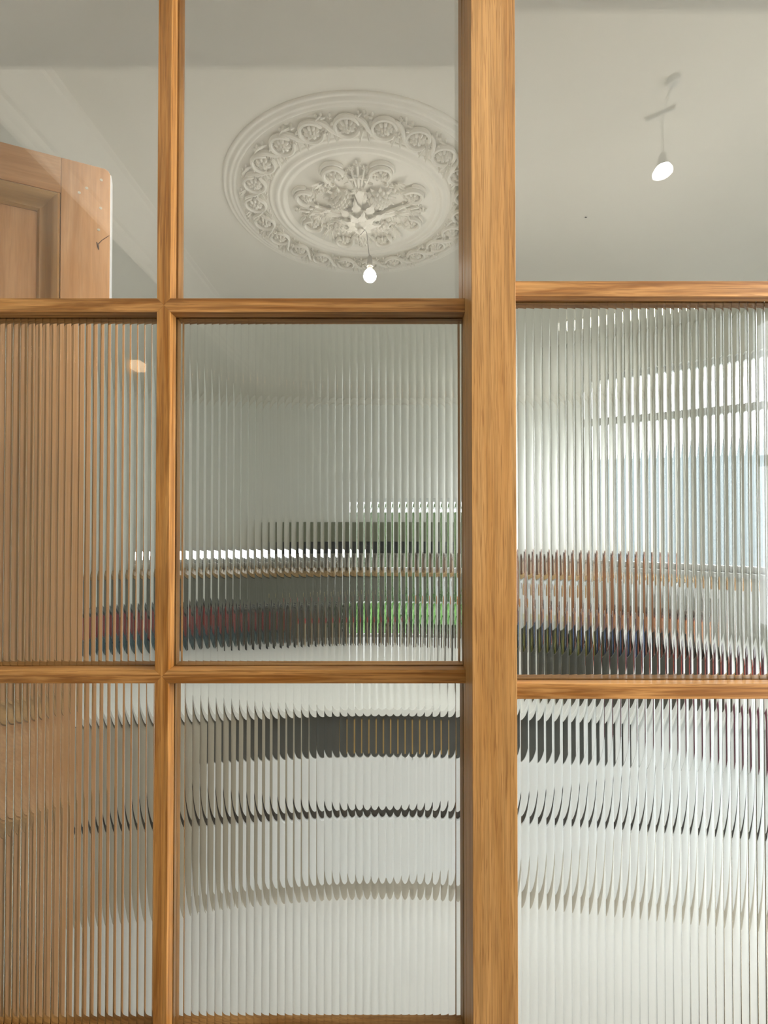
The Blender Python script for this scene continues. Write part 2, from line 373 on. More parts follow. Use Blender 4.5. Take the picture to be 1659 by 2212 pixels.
left = thing('glazed_panel', (-.40, .88, 0), 'oak glazed panel left of the broad post, with a muntin splitting it in two', 'partition panel')
yy = (LY, LG-.0005, LG+.007, LB); hw = (MX1-MX0)/2
SX0 = -.9056                               # inner edge of the far left stile
m = MB(); m.box(-.965, SX0, LY-.0, LG-.0005, 0, zt); m.box(-.965, SX0-.006, LG-.0005, LG+.007, 0, zt); m.box(-.965, SX0, LG+.007, LB, 0, zt)
m.build('stile', M['oak_z'], left, bevel=.0007)
m = MB(); m.box(SX0, PX0, LY, LB, ZT[0], zt); m.build('top_rail', M['oak_x'], left, bevel=.0007)
m = MB(); m.box(SX0, PX0, LY, LB, 0, .11); m.build('bottom_rail', M['oak_x'], left, bevel=.0007)
FL = (.09, .11)
for a, b, pb, pt in ((ZU, ZT, True, False), (ZL, ZU, True, True), (ZB, ZL, True, True), (FL, ZB, False, True)):
    vseg(left, MX0, MX1, *yy, a, b, pb=pb, pt=pt)
for z in (ZU, ZL, ZB):
    hseg(left, SX0, MX0, z, *yy, pr=hw); hseg(left, MX1, PX0, z, *yy, pl=hw)
e = .0045
for (a, b, nm) in ((SX0, MX0, 0), (MX1, PX0, 1)):
    plab(MB().box(a-e, b+e, LG, LG+.0045, ZU[1]-e, ZT[0]).build('clear_pane', M['clear'], left), 'clear glass pane')
    reed_pane(a-e, b+e, LG, ZL[1]-e, ZU[0]+e, .01345, .0205, .002+nm*.003, left)
    reed_pane(a-e, b+e, LG, ZB[1]-e, ZL[0]+e, .01415, .0205, .004, left)
    reed_pane(a-e, b+e, LG, .11, ZB[0]+e, .01415, .0205, .004, left)

right = thing('glazed_panel', (.48, .82, 0), 'oak glazed panel right of the broad post, nearly flush with its face', 'partition panel')
yy = (RY, RG-.0015, RG+.0065, RB)
m = MB(); m.box(.74, .80, RY, RG-.0015, 0, zt); m.box(.746, .80, RG-.0015, RG+.0065, 0, zt); m.box(.74, .80, RG+.0065, RB, 0, zt); m.build('stile', M['oak_z'], right, bevel=.0007)
m = MB(); m.box(PX1, .74, RY, RB, ZT[0], zt); m.build('top_rail', M['oak_x'], right, bevel=.0007)
m = MB(); m.box(PX1, .74, RY, RB, 0, .11); m.build('bottom_rail', M['oak_x'], right, bevel=.0007)
ZUr = (1.9178, 1.9433); ZLr = (1.2529, 1.2779); ZBr = (.570, .595)
for z in (ZUr, ZLr, ZBr): hseg(right, PX1, .74, z, *yy)
plab(MB().box(PX1-.0045, .744, RG, RG+.0045, ZUr[1]-e, ZT[0]).build('clear_pane', M['clear'], right), 'clear glass pane')
reed_pane(PX1-e, .744, RG, ZLr[1]-e, ZUr[0]+e, .01405, .0215, .004, right)
reed_pane(PX1-e, .744, RG, ZBr[1]-e, ZLr[0]+e, .01420, .0215, .004, right)
reed_pane(PX1-e, .744, RG, .11, ZBr[0]+e, .01420, .0215, .004, right)

# ------------------------------------------------------------------ old pine door standing open behind the left panel
DH = 2.45; DWD = .76; DT = .038
door = thing('pine_door', (-.708, 1.234, 0), 'old stripped pine panelled door standing open behind the left glazing', 'door', rz=math.radians(24.3))
def dpart(m, name, mat, parent=door, **k): return m.build(name, mat, parent, local=True, **k)
sw = .107; TR = DH-.089; LR = (.84, 1.06); BRt = .22
m = MB(); m.poly_prism([(-sw, 0), (0, 0), (0, DH-.012), (-.004, DH-.004), (-.012, DH), (-sw, DH)], 'y', 0, DT); dpart(m, 'stile', M['pine_z'], bevel=.0015)
m = MB(); m.box(-DWD, -DWD+sw, 0, DT, 0, DH); dpart(m, 'stile', M['pine_z'], bevel=.0015)
xi0, xi1 = -DWD+sw, -sw
for z0, z1, nm in ((TR, DH, 'top_rail'), (LR[0], LR[1], 'lock_rail'), (0, BRt, 'bottom_rail')):
    dpart(MB().box(xi0+.0006, xi1-.0006, .0004, DT-.0004, z0, z1), nm, M['pine_x'], bevel=.001)
mc = (xi0+xi1)/2
for z0, z1 in ((BRt, LR[0]), (LR[1], TR)): dpart(MB().box(mc-.05, mc+.05, .0004, DT-.0004, z0, z1), 'door_muntin', M['pine_z'], bevel=.001)
def frame_moulding(x0, x1, z0, z1, yb, sgn):
    """mitred ovolo moulding round a panel, laid on the panel at depth yb, standing out towards y=0"""
    prof = [(0, 0.0), (.004, -.004), (.012, -.003), (.02, .002), (.03, .009), (.038, .012), (.044, .010), (.050, .014), (.050, .020), (0, .020)]
    obs = []
    for side in range(4):
        m = MB(); rows = []
        for wv, d in prof:
            y = d if sgn > 0 else DT-d
            if side == 0: a, b = (x0+wv, z0+wv), (x0+wv, z1-wv)
            elif side == 1: a, b = (x1-wv, z0+wv), (x1-wv, z1-wv)
            elif side == 2: a, b = (x0+wv, z0+wv), (x1-wv, z0+wv)
            else: a, b = (x0+wv, z1-wv), (x1-wv, z1-wv)
            rows.append((m.bm.verts.new((a[0], y, a[1])), m.bm.verts.new((b[0], y, b[1]))))
        n = len(rows)
        for i in range(n): m.bm.faces.new((rows[i][0], rows[i][1], rows[(i+1) % n][1], rows[(i+1) % n][0]))
        m.bm.faces.new([r[0] for r in rows]); m.bm.faces.new([r[1] for r in rows][::-1])
        obs.append(dpart(m, 'panel_moulding', M['pine_m'] if side < 2 else M['pine_mx'], smooth=True, angle=50))
    return obs
for (x0, x1) in ((xi0, mc-.05), (mc+.05, xi1)):
    for z0, z1 in ((BRt, LR[0]), (LR[1], TR)):
        dpart(MB().box(x0, x1, .0165, .0215, z0, z1), 'door_panel', M['pine_z'])
        g = .0016
        frame_moulding(x0+g, x1-g, z0+g, z1-g, .016, 1)
        frame_moulding(x0+g, x1-g, z0+g, z1-g, .016, -1)
for (x, z) in ((-.020, 2.418), (-.052, 2.388), (-.068, 2.372), (-.021, 2.345), (-.025, 2.288), (-.152, 2.352), (-.120, 2.318)):
    plab(dpart(MB().lathe([(0, 0), (.0036, 0), (.003, .0008), (0, .001)], seg=10), 'screw_plug', M['screw'], smooth=True), 'pale filled screw hole')
    o = COL.objects[-1] if False else None
for o in [c for c in door.children if c.name.startswith('screw_plug')]:
    pass
sp = [c for c in bpy.data.objects if c.name.startswith('screw_plug')]
for o, (x, z) in zip(sp, ((-.020, 2.418), (-.052, 2.388), (-.068, 2.372), (-.021, 2.345), (-.025, 2.288), (-.152, 2.350), (-.120, 2.318))):
    yo = .0 if x > -.107 else .004
    o.rotation_euler = (PI/2, 0, 0); o.location = (x, yo, z)
plab(dpart(MB().box(.0001, .0022, .001, DT-.001, 0, DH-.013), 'lit_edge_strip', M['white']), 'pale strip standing in for the lit door edge')  # white strip paints in the light on the door's free edge
kn = MB(); kn.tube([(-.029, -.0002, 2.255), (-.026, -.0004, 2.246), (-.024, -.0002, 2.236)], [.001, .0028, .0008], 6); kn.tube([(-.026, -.0002, 2.25), (-.018, -.0002, 2.262), (-.008, -.0002, 2.272), (-.001, -.0002, 2.279)], [.0012, .0008, .0008, .0005], 5)
plab(dpart(kn, 'knot', M['knot']), 'dark knot with a crack running to the edge')
dpart(MB().box(-DWD+.0, -DWD+.003, -.004, DT+.004, .25, .36), 'hinge', M['brass'])
dpart(MB().box(-DWD+.0, -DWD+.003, -.004, DT+.004, 2.1, 2.21), 'hinge', M['brass'])

# ------------------------------------------------------------------ plaster ceiling rose
RC = Vector((-.112, 2.30, CE))
rose = thing('ceiling_rose', RC, 'large ornate white plaster ceiling rose with scrollwork rings', 'ceiling rose')
def rpart(m, name, parent=rose, smooth=True, angle=45): return m.build(name, M['plaster'], parent, smooth=smooth, local=True, angle=angle)
rpart(MB().lathe([(0, -.006), (.34, -.006), (.345, -.004), (.43, -.004), (.56, -.004), (.575, -.004), (.575, .0), (0, 0)], seg=96), 'backing_disc')
rpart(MB().lathe([(.632, 0), (.632, -.004), (.627, -.008), (.621, -.008), (.616, -.005), (.612, -.006), (.606, -.012), (.599, -.013), (.594, -.009), (.590, -.010), (.585, -.014), (.579, -.013), (.576, -.008), (.572, -.004), (.57, 0)], seg=128, closed=True), 'outer_moulding', angle=60)
rpart(MB().lathe([(.432, -.003), (.430, -.007), (.424, -.009), (.419, -.006), (.410, -.006), (.403, -.012), (.394, -.016), (.387, -.014), (.383, -.008), (.376, -.008), (.369, -.013), (.361, -.013), (.356, -.007), (.345, -.005), (.34, -.003)], seg=128, closed=True), 'inner_moulding', angle=60)
def spiral(cx, cy, r0, r1, a0, a1, z, n=18):
    return [(cx + (r0+(r1-r0)*i/n)*math.cos(a0+(a1-a0)*i/n), cy + (r0+(r1-r0)*i/n)*math.sin(a0+(a1-a0)*i/n), z) for i in range(n+1)]
def rosette(m, cx, cy, r, z=-.006, petals=7, ball=True):
    for k in range(petals):
        a = 2*PI*k/petals
        m.blob((cx+r*.56*math.cos(a), cy+r*.56*math.sin(a), z), r*.40, r*.24, r*.26, rot=a)
    for k in range(5):
        a = 2*PI*k/5+.3
        m.blob((cx+r*.27*math.cos(a), cy+r*.27*math.sin(a), z-r*.16), r*.22, r*.16, r*.22, rot=a)
    if ball: m.blob((cx, cy, z-r*.28), r*.15, r*.15, r*.18)
# frieze motif: local x along the ring, y outward
NF = 22
m = MB()
ring = spiral(0, 0, .047, .047, math.radians(200), math.radians(200+330), -.012, 22)
m.tube(ring, [.0045]+[.0078]*21+[.005], 7, 1.0)
for k in range(14):
    a = 2*PI*k/14; m.blob((.037*math.cos(a), .037*math.sin(a), -.008), .0042, .0030, .004, rot=a)
rosette(m, 0, 0, .037, -.010, 8)
rpart(m, 'frieze_scroll'); FS = bpy.data.objects['frieze_scroll']
m = MB()   # link between two roundels: crossing stem, flower and leaf sprigs
m.tube([(-.040, -.030, -.010), (-.024, -.022, -.013), (-.008, -.002, -.014), (.006, .020, -.013), (.022, .034, -.012), (.042, .040, -.010)], [.005, .008, .0085, .008, .007, .004], 7)
for x, y, a, l in ((-.012, .030, 1.9, .030), (.004, .036, 1.35, .030), (.018, .044, .9, .022), (.008, -.026, -1.2, .034), (-.010, -.034, -1.9, .028)):
    m.leaf((x, y, -.004), a, l, l*.62, zmid=-.012, ztip=-.006, lobes=2)
    m.blob((x+l*.95*math.cos(a), y+l*.95*math.sin(a), -.011), .0058, .0050, .006)
for k in range(5):
    a = 2*PI*k/5; m.blob((.010+.008*math.cos(a), -.010+.008*math.sin(a), -.014), .006, .004, .005, rot=a)
m.blob((.010, -.010, -.019), .004, .004, .004)
m.tube(spiral(-.016, .014, .002, .011, 0, 4.4, -.012, 10), [.002]+[.004]*10, 6)
rpart(m, 'frieze_leaf'); FL_ = bpy.data.objects['frieze_leaf']
RF = .497
def place(o, ang, r, first, extra=0.0, sx=1.0, sz=1.5):
    c = o if first else o.copy()
    if not first: COL.objects.link(c); c.parent = rose
    c.location = (r*math.cos(ang), r*math.sin(ang), 0); c.rotation_euler = (0, 0, ang-PI/2+extra); c.scale = (sx, sx, sz); return c
for k in range(NF):
    place(FS, 2*PI*(k+.3)/NF, RF, k == 0); place(FL_, 2*PI*(k+.8)/NF, RF, k == 0)
# inner field: eight hooded scrolls, sprays, fruit and the central boss
m = MB()
m.tube(spiral(0, 0, .046, .030, math.radians(-40), math.radians(215), -.014, 18), [.003]+[.0085]*9+[.0075]*8+[.004], 7, 1.1)
m.tube(spiral(0, .002, .054, .044, math.radians(10), math.radians(170), -.008, 14), [.003]+[.006]*13+[.003], 6)
rosette(m, 0, -.004, .030, -.012, 6)
for k in range(6):
    a = math.radians(200+k*24); m.blob((.045*math.cos(a), .042*math.sin(a), -.007), .006, .005, .0065)
m.tube([(-.034, -.030, -.007), (-.046, -.046, -.009), (-.040, -.060, -.009), (-.028, -.058, -.008)], [.004, .0055, .005, .003], 6)
m.tube([(.034, -.030, -.007), (.046, -.046, -.009), (.040, -.060, -.009), (.028, -.058, -.008)], [.004, .0055, .005, .003], 6)
rpart(m, 'hooded_scroll'); HS = bpy.data.objects['hooded_scroll']
m = MB()   # leaf sprig between scrolls
for a, l in ((1.57, .060), (1.0, .045), (2.14, .045), (.4, .03), (2.74, .03)):
    m.leaf((0, -.015, -.003), a, l, l*.5, zmid=-.015, ztip=-.010, lobes=3)
m.tube(spiral(.018, -.02, .003, .013, 0, 5, -.009, 10), [.002]+[.0045]*10, 6); m.tube(spiral(-.018, -.02, .003, .013, PI, PI-5, -.009, 10), [.002]+[.0045]*10, 6)
for q in (-1, 0, 1): m.blob((q*.013, -.042, -.010), .007, .007, .008)
rpart(m, 'leaf_sprig'); LS = bpy.data.objects['leaf_sprig']
for k in range(8):
    place(HS, math.radians(22.5+45*k), .268, k == 0, sx=1.12, sz=1.7)
for k in range(4): place(LS, math.radians(45+90*k), .245, k == 0)
m = MB()   # radial flower spray
for q, a in ((-2, -.42), (-1, -.2), (0, 0), (1, .2), (2, .42)):
    pts = []
    for i in range(9):
        t = i/8; pts.append((math.sin(a)*t*t*.13, .03+t*.235*math.cos(a*.5)-abs(q)*.02*t, -.030+.018*t))
    m.tube(pts, [.0085-.004*i/8 for i in range(9)], 6)
    x, y, z = pts[-1]; rosette(m, x, y-.004, .019 if q % 2 == 0 else .015, z+.001, 5)
    for i in (4, 6):
        x, y, z = pts[i]; m.leaf((x, y, z), PI/2-a-.7, .028, .014, zmid=-.006, lobes=2); m.leaf((x, y, z), PI/2-a+.7, .028, .014, zmid=-.006, lobes=2)
rpart(m, 'flower_spray'); SPY = bpy.data.objects['flower_spray']
m = MB()   # fruit cluster like a pine cone with scale leaves
for i in range(7):
    for j in range(7):
        u = (i-3)/3.3; v = (j-3)/3.3
        if u*u+v*v > 1: continue
        h = math.sqrt(max(0, 1-u*u-v*v)); uu = u + (.15 if j % 2 else 0)
        m.blob((uu*.058, v*.052, -.012-.040*h), .0125, .0100, .014, rot=.4*u)
m.blob((0, 0, -.01), .058, .052, .038, sub=3)
for a in (.3, .9, 1.57, 2.24, 2.84, 3.7, 5.7): m.leaf((0, 0, -.012), a, .085, .04, zmid=-.014, ztip=.002, lobes=3)
rpart(m, 'fruit_cluster'); FC = bpy.data.objects['fruit_cluster']
for k in range(4):
    place(SPY, math.radians(90*k), 0, k == 0, sx=1.15, sz=1.5); place(FC, math.radians(45+90*k), .125, k == 0, sx=.95, sz=1.0)
m = MB()   # central acanthus boss
m.lathe([(0, -.135), (.010, -.132), (.018, -.12), (.014, -.108), (.024, -.10), (.036, -.088), (.034, -.07), (.045, -.055), (.062, -.035), (.08, -.015), (.085, 0), (0, 0)], seg=24)
for k in range(8):
    a = 2*PI*k/8+.2
    m.leaf((.015*math.cos(a), .015*math.sin(a), -.092), a, .075, .05, zmid=-.006, ztip=.02, lobes=3, thick=.004)
    a += PI/8
    m.leaf((.03*math.cos(a), .03*math.sin(a), -.060), a, .095, .062, zmid=-.018, ztip=.035, lobes=4, thick=.004)
    m.leaf((.04*math.cos(a+.4), .04*math.sin(a+.4), -.028), a+.4, .105, .055, zmid=-.016, ztip=.012, lobes=4, thick=.004)
rpart(m, 'centre_boss')

# pendant bulb hanging from the rose
pend = thing('pendant_light', (-.068, 2.30, 2.70), 'lit bare bulb on a thin cord hanging below the plaster rose', 'pendant light')
M['bulb'] = emit('lit_bulb', (1.0, .94, .83), 42)
MB().tube([(-.112, 2.30, 2.918), (-.112, 2.28, 2.90), (-.09, 2.262, 2.915), (-.082, 2.27, 2.905), (-.078, 2.285, 2.87), (-.072, 2.296, 2.82), (-.068, 2.30, 2.785)], .0019, 6).build('cord', M['cable'], pend, smooth=True)
MB().lathe([(.004, .048), (.009, .040), (.0125, .030), (.0125, .005), (.0145, .005), (.0145, -.006), (.0125, -.006), (.0125, -.02), (0, -.02)], (-.068, 2.30, 2.765), 20).build('bulb_holder', M['holder'], pend, smooth=True)
MB().lathe([(.010, .030), (.014, .026), (.022, .018), (.029, .006), (.031, -.006), (.029, -.017), (.021, -.027), (.009, -.032), (0, -.033)], (-.068, 2.30, 2.718), 24).build('bulb', M['bulb'], pend, smooth=True)
# hall spotlight pendant, seen mirrored in the right clear pane
M['spot'] = emit('lit_spot', (1.0, .97, .95), 60)
sp2 = thing('spotlight_pendant', (1.03, -.13, 2.80), 'lit spotlight bulb on a cord, mirrored in the upper right clear pane', 'spotlight')
MB().lathe([(0, 0), (.022, 0), (.024, -.006), (.018, -.016), (0, -.018)], (.989, .0047, CE), 20).build('ceiling_cup', M['grey'], sp2, smooth=True)
MB().tube([(.989, .0047, CE-.016), (1.0, -.05, CE-.03), (1.02, -.105, CE-.03), (1.03, -.126, CE-.04), (1.03, -.13, CE-.08), (1.03, -.13, 2.90)], .0022, 6).build('cord', M['grey'], sp2, smooth=True)
MB().tube([(.985, -.155, CE-.006), (1.06, -.10, CE-.006)], .007, 6).build('cord_clip', M['grey'], sp2, smooth=True)
MB().lathe([(0, .055), (.006, .054), (.013, .046), (.017, .02), (.026, .0), (0, 0)], (1.03, -.13, 2.846), 20).build('lamp_holder', M['grey'], sp2, smooth=True)
MB().lathe([(0, .0), (.024, 0), (.032, -.016), (.031, -.024), (.015, -.031), (0, -.033)], (1.03, -.13, 2.846), 24).build('spot_bulb', M['spot'], sp2, smooth=True)
cl = thing('ceiling_light', (2.05, 3.35, CE), 'small warm ceiling light near the bay window, glinting in the right reeded pane', 'ceiling light')
MB().lathe([(0, 0), (.075, 0), (.075, -.012), (0, -.012)], (2.05, 3.35, CE), 28).build('ceiling_plate', M['holder'], cl, smooth=True)
MB().lathe([(.066, -.012), (.068, -.03), (.05, -.045), (0, -.05)], (2.05, 3.35, CE), 28).build('lamp_shade', emit('warm_diffuser', (1.0, .90, .66), 7), cl, smooth=True)
# warm wall lamp in the hall, mirrored in the reeded glass at left
M['warm'] = emit('warm_lamp', (1.0, .58, .30), 11)
wl = thing('wall_light', (-1.25, -.60, 2.30), 'small warm wall light mirrored in the left reeded pane', 'wall light')
MB().box(-1.25, -1.235, -.66, -.54, 2.24, 2.35).build('back_plate', M['brass'], wl)
MB().box(-1.235, -1.185, -.635, -.565, 2.275, 2.320).build('lamp_shade', M['warm'], wl, bevel=.008)
# fly on the ceiling
fl = MB(); fl.blob((1.0035, 2.378, CE-.004), .0045, .0028, .003, rot=.2, sub=2); fl.blob((1.009, 2.379, CE-.004), .0022, .002, .002, sub=2)
for q in (-1, 1):
    for k in (-1, 0, 1): fl.tube([(1.004+.002*k, 2.378, CE-.004), (1.004+.005*k, 2.378+q*.005, CE-.002), (1.004+.006*k, 2.378+q*.007, CE)], .0004, 4)
tag(fl.build('housefly', M['gap'], smooth=True), 'tiny dark fly on the bare ceiling right of the post', 'fly')

# ------------------------------------------------------------------ kitchen island behind the reeded glass
IY0, IY1 = 1.95, 3.115
tag(MB().box(-2.2, 2.42, IY0-.006, IY1, .7535, .781).build('worktop', M['quartz'], bevel=.002), 'long white stone worktop on the island behind the reeded glass', 'worktop')
isl = thing('kitchen_island', (.7, 2.0, 0), 'white drawer island below the worktop, dark band under its top', 'cabinet')
MB().box(-.523, 2.40, IY0+.03, IY1-.02, .0, .753).build('carcass', M['gap'], isl)
XS = [(-.523, .215), (.218, .945), (.948, 1.68), (1.683, 2.40)]
for i, (a, b) in enumerate(XS):
    for z0, z1 in ((.372, .583), (.078, .334)):
        plab(MB().box(a, b, IY0+.008, IY0+.028, z0, z1).build('drawer', M['lacquer'], isl, bevel=.001), 'white handleless drawer front')
plab(MB().box(-.523, .79, IY0+.010, IY0+.028, .586, .753).build('top_drawer', M['dark'], isl, bevel=.001), 'charcoal front')
MB().box(.793, 2.40, IY0+.008, IY0+.028, .586, .753).build('top_drawer', M['lacquer'], isl, bevel=.001)
plab(MB().box(-.523, 2.40, IY0+.028, IY0+.034, 0, .078).build('plinth', M['cove'], isl), 'plinth with the soft shadow under the drawers in its colour')  # greyer tone paints in the soft shadow below the drawers
plab(MB().box(.02, .10, IY0-.004, IY0+.010, .603, .738).build('handle', M['brass'], isl, bevel=.002), 'brass upright handle')
bu = thing('low_cabinet', (-1.08, 2.0, 0), 'beige base cabinet under the left end of the white worktop', 'cabinet')
MB().box(-2.17, -.53, IY0+.03, IY1-.02, 0, .753).build('carcass', M['gap'], bu)
for a, b in ((-2.17, -1.39), (-1.387, -.53)):
    for z0, z1 in ((.372, .738), (.0, .334)):
        MB().box(a, b, IY0+.006, IY0+.028, z0, z1).build('drawer', M['beige'], bu, bevel=.001)

def simple(name, mb, mat, label, cat, group=None, **k): return tag(mb.build(name, mat, **k), label, cat, group)
C = lambda n, c, r=.45, me=0.0: paint(n, c, r, .06, 9, metal=me)
WZ = .7812
def box_thing(name, label, cat, x, y, wd, dp, h, col, lidc=None, z=WZ, group=None):
    t = thing(name, (x, y, z), label, cat, group)
    MB().box(x-wd/2, x+wd/2, y-dp/2, y+dp/2, z, z+h*.86).build('box_body', C(name+'_paint', col), t, bevel=.004)
    MB().box(x-wd/2-.003, x+wd/2+.003, y-dp/2-.003, y+dp/2+.003, z+h*.86, z+h).build('lid', C(name+'_lid', lidc or col), t, bevel=.004)
    return t
def bottle(label, x, y, h, r, col, capc, z=WZ, name='bottle', group=None):
    t = thing(name, (x, y, z), label, 'bottle', group)
    MB().lathe([(0, 0), (r*.9, 0), (r, .006), (r, h*.58), (r*.9, h*.66), (r*.34, h*.78), (r*.32, h*.93), (0, h*.93)], (x, y, z), 20).build('bottle_body', C('bottle_tone', col, .15), t, smooth=True)
    MB().lathe([(0, h*.93), (r*.38, h*.93), (r*.38, h), (0, h)], (x, y, z), 16).build('cap', C('cap_tone', capc), t, smooth=True)
    return t
def jar(label, x, y, h, r, col, lidc, z=WZ, name='jar', cat='jar', group=None):
    t = thing(name, (x, y, z), label, cat, group)
    MB().lathe([(0, 0), (r*.92, 0), (r, .008), (r, h*.82), (r*.9, h*.86), (0, h*.86)], (x, y, z), 20).build('jar_body', C('jar_tone', col, .25), t, smooth=True)
    MB().lathe([(0, h*.86), (r*.95, h*.86), (r*.95, h*.97), (r*.3, h), (0, h)], (x, y, z), 20).build('lid', C('lid_tone', lidc), t, smooth=True)
    return t
def plant(label, x, y, z, h, r, potc=(.10, .07, .05), green=(.07, .22, .03)):
    t = thing('potted_plant', (x, y, z), label, 'plant')
    MB().lathe([(0, 0), (r*.42, 0), (r*.55, h*.32), (r*.58, h*.34), (r*.5, h*.34), (r*.46, h*.30), (0, h*.30)], (x, y, z), 20).build('pot', C('pot_tone', potc), t, smooth=True)
    m = MB()
    for k in range(46):
        a = random.uniform(0, 2*PI); rr = r*math.sqrt(random.random()); zz = z+h*random.uniform(.42, 1.0)
        m.blob((x+rr*math.cos(a), y+rr*math.sin(a)*.8, zz), .036, .018, .006, rot=a, tilt=random.uniform(-.7, .7))
        if k % 4 == 0: m.tube([(x, y, z+h*.3), (x+rr*.5*math.cos(a), y+rr*.4*math.sin(a), (z+h*.3+zz)/2), (x+rr*math.cos(a), y+rr*math.sin(a)*.8, zz)], .002, 4)
    m.build('foliage', paint('leaf_green', green, .5, .35, 25), t)
    return t

# left end of the island: tins and boxes in red, teal and black
box_thing('storage_box', 'flat teal box under a red tin at the far left end of the worktop', 'box', -1.51, 2.94, .40, .20, .085, (.015, .07, .10), (.01, .05, .08))
box_thing('tin', 'red tin with black lid on the teal box seen through the left pane', 'tin', -1.51, 2.94, .33, .16, .145, (.22, .006, .010), (.015, .015, .015), z=WZ+.0855)
box_thing('storage_box', 'flat teal box under a red tin just right of the muntin', 'box', -1.10, 2.96, .32, .20, .07, (.02, .05, .06), (.01, .03, .05))
box_thing('tin', 'red tin with dark lid on the teal box right of the muntin', 'tin', -1.10, 2.96, .25, .15, .135, (.17, .008, .012), (.02, .015, .015), z=WZ+.0705)
jar('black coffee canister beside the red tins', -.865, 2.95, .26, .062, (.03, .03, .03), (.015, .015, .015), name='canister', cat='canister')
jar('brown glass jar with dark lid, left of the toaster', -.745, 2.99, .22, .05, (.09, .05, .03), (.03, .02, .02))
tst = thing('toaster', (-.55, 2.95, WZ), 'dark grey toaster near the middle of the worktop behind the centre pane', 'toaster')
MB().box(-.67, -.43, 2.86, 3.04, WZ+.008, WZ+.24).build('toaster_body', C('toaster_grey', (.07, .07, .06), .25, .6), tst, bevel=.02)
MB().box(-.66, -.44, 2.87, 3.03, WZ, WZ+.012).build('toaster_base', M['gap'], tst)
for s_ in (-1, 1): MB().box(-.65, -.45, 2.95+s_*.04-.012, 2.95+s_*.04+.012, WZ+.2395, WZ+.2412).build('slot', M['gap'], tst)
MB().box(-.688, -.668, 2.94, 2.96, WZ+.12, WZ+.14).build('lever', M['gap'], tst)
for i, (x, h, r, c, lab) in enumerate(((-.375, .31, .044, (.05, .045, .02), 'dark olive oil bottle right of the toaster'), (-.285, .28, .038, (.13, .05, .02), 'amber bottle between the oil bottle and the pale jar'), (-.10, .32, .042, (.03, .03, .03), 'black bottle right of the pale jar'))):
    bottle(lab, x, 2.97+.01*i, h, r, c, (.35, .05, .04) if i == 1 else (.3, .24, .10))
jar('pale cream jar with red lid among the bottles', -.192, 2.95, .16, .042, (.40, .33, .22), (.4, .03, .03))
plant('small dark green potted plant left of the bushy one', .045, 2.95, WZ, .25, .085, green=(.025, .06, .015))
plant('bushy green potted plant on the worktop, just left of the post', .30, 2.92, WZ, .33, .15, green=(.05, .20, .02))
# right part: big dark crate, boxes, pans and bottles
cr = thing('crate', (.88, 2.33, WZ), 'low black crate near the front of the worktop behind the right panel', 'crate')
m = MB(); cx0, cx1, cy0, cy1 = .55, 1.24, 2.04, 2.52
m.box(cx0, cx1, cy0, cy1, WZ, WZ+.015); m.box(cx0, cx0+.015, cy0, cy1, WZ+.015, WZ+.20); m.box(cx1-.015, cx1, cy0, cy1, WZ+.015, WZ+.20); m.box(cx0+.015, cx1-.015, cy0, cy0+.015, WZ+.015, WZ+.20); m.box(cx0+.015, cx1-.015, cy1-.015, cy1, WZ+.015, WZ+.20)
m.build('crate_body', C('crate_black', (.030, .028, .020)), cr)
for x in (cx0, cx1-.028): MB().box(x, x+.028, cy0-.006, cy0, WZ, WZ+.205).build('corner_strip', C('crate_strip', (.08, .07, .04)), cr)
for i, (x, y, h, r, c, cc, lab) in enumerate((
        (.61, 2.14, .33, .042, (.05, .06, .015), (.3, .25, .03), 'olive green bottle standing in the left of the black crate'),
        (.71, 2.22, .31, .040, (.22, .19, .05), (.5, .4, .1), 'yellowish bottle second from left in the black crate'),
        (.81, 2.13, .34, .044, (.03, .035, .03), (.02, .02, .02), 'near black bottle in the middle of the crate'),
        (.92, 2.24, .33, .042, (.04, .07, .18), (.5, .5, .5), 'blue bottle in the crate'),
        (1.03, 2.14, .28, .046, (.14, .035, .02), (.04, .02, .02), 'rust brown bottle in the right of the crate'),
        (1.15, 2.25, .31, .040, (.05, .03, .03), (.25, .03, .02), 'dark bottle with red cap at the right end of the crate'))):
    bottle(lab, x, y, h, r, c, cc, z=WZ+.0155)
cb = thing('chopping_board', (1.17, 2.93, WZ), 'round topped wooden board standing behind the crate', 'chopping board')
m = MB(); pts = [(1.01, WZ), (1.33, WZ)] + [(1.17+.16*math.cos(a), WZ+.40+.14*math.sin(a)) for a in [PI*k/16 for k in range(17)]]
m.poly_prism(pts, 'y', 2.92, 2.945); m.build('board', wood('board_wood', 'z', (.36, .17, .08), (.26, .11, .05), (.15, .06, .03)), cb, bevel=.003)
jar('white ceramic canister with wooden lid behind the crate', .80, 2.72, .40, .075, (.75, .74, .70), (.45, .28, .14), name='canister', cat='canister')
jar('tall white canister right of the wooden board', 1.63, 2.85, .44, .095, (.74, .76, .76), (.55, .36, .20), name='canister', cat='canister')
jar('copper pot with dark lid between canister and board', 1.36, 2.74, .27, .09, (.50, .22, .10), (.08, .05, .04), name='pot', cat='pot')
box_thing('tin', 'bright red tin in front of the copper pot at the right', 'tin', 1.39, 2.36, .14, .13, .11, (.50, .03, .012), (.40, .03, .01))
box_thing('storage_box', 'dark maroon box at the right edge of the reeded view', 'box', 1.62, 2.30, .18, .20, .15, (.07, .012, .025), (.05, .01, .02))
bottle('slim white bottle left of the white canister', .64, 2.76, .40, .045, (.70, .72, .72), (.25, .1, .05))
jar('orange lidded jar near the post behind the right panel', .52, 2.88, .30, .055, (.55, .50, .44), (.55, .26, .10))
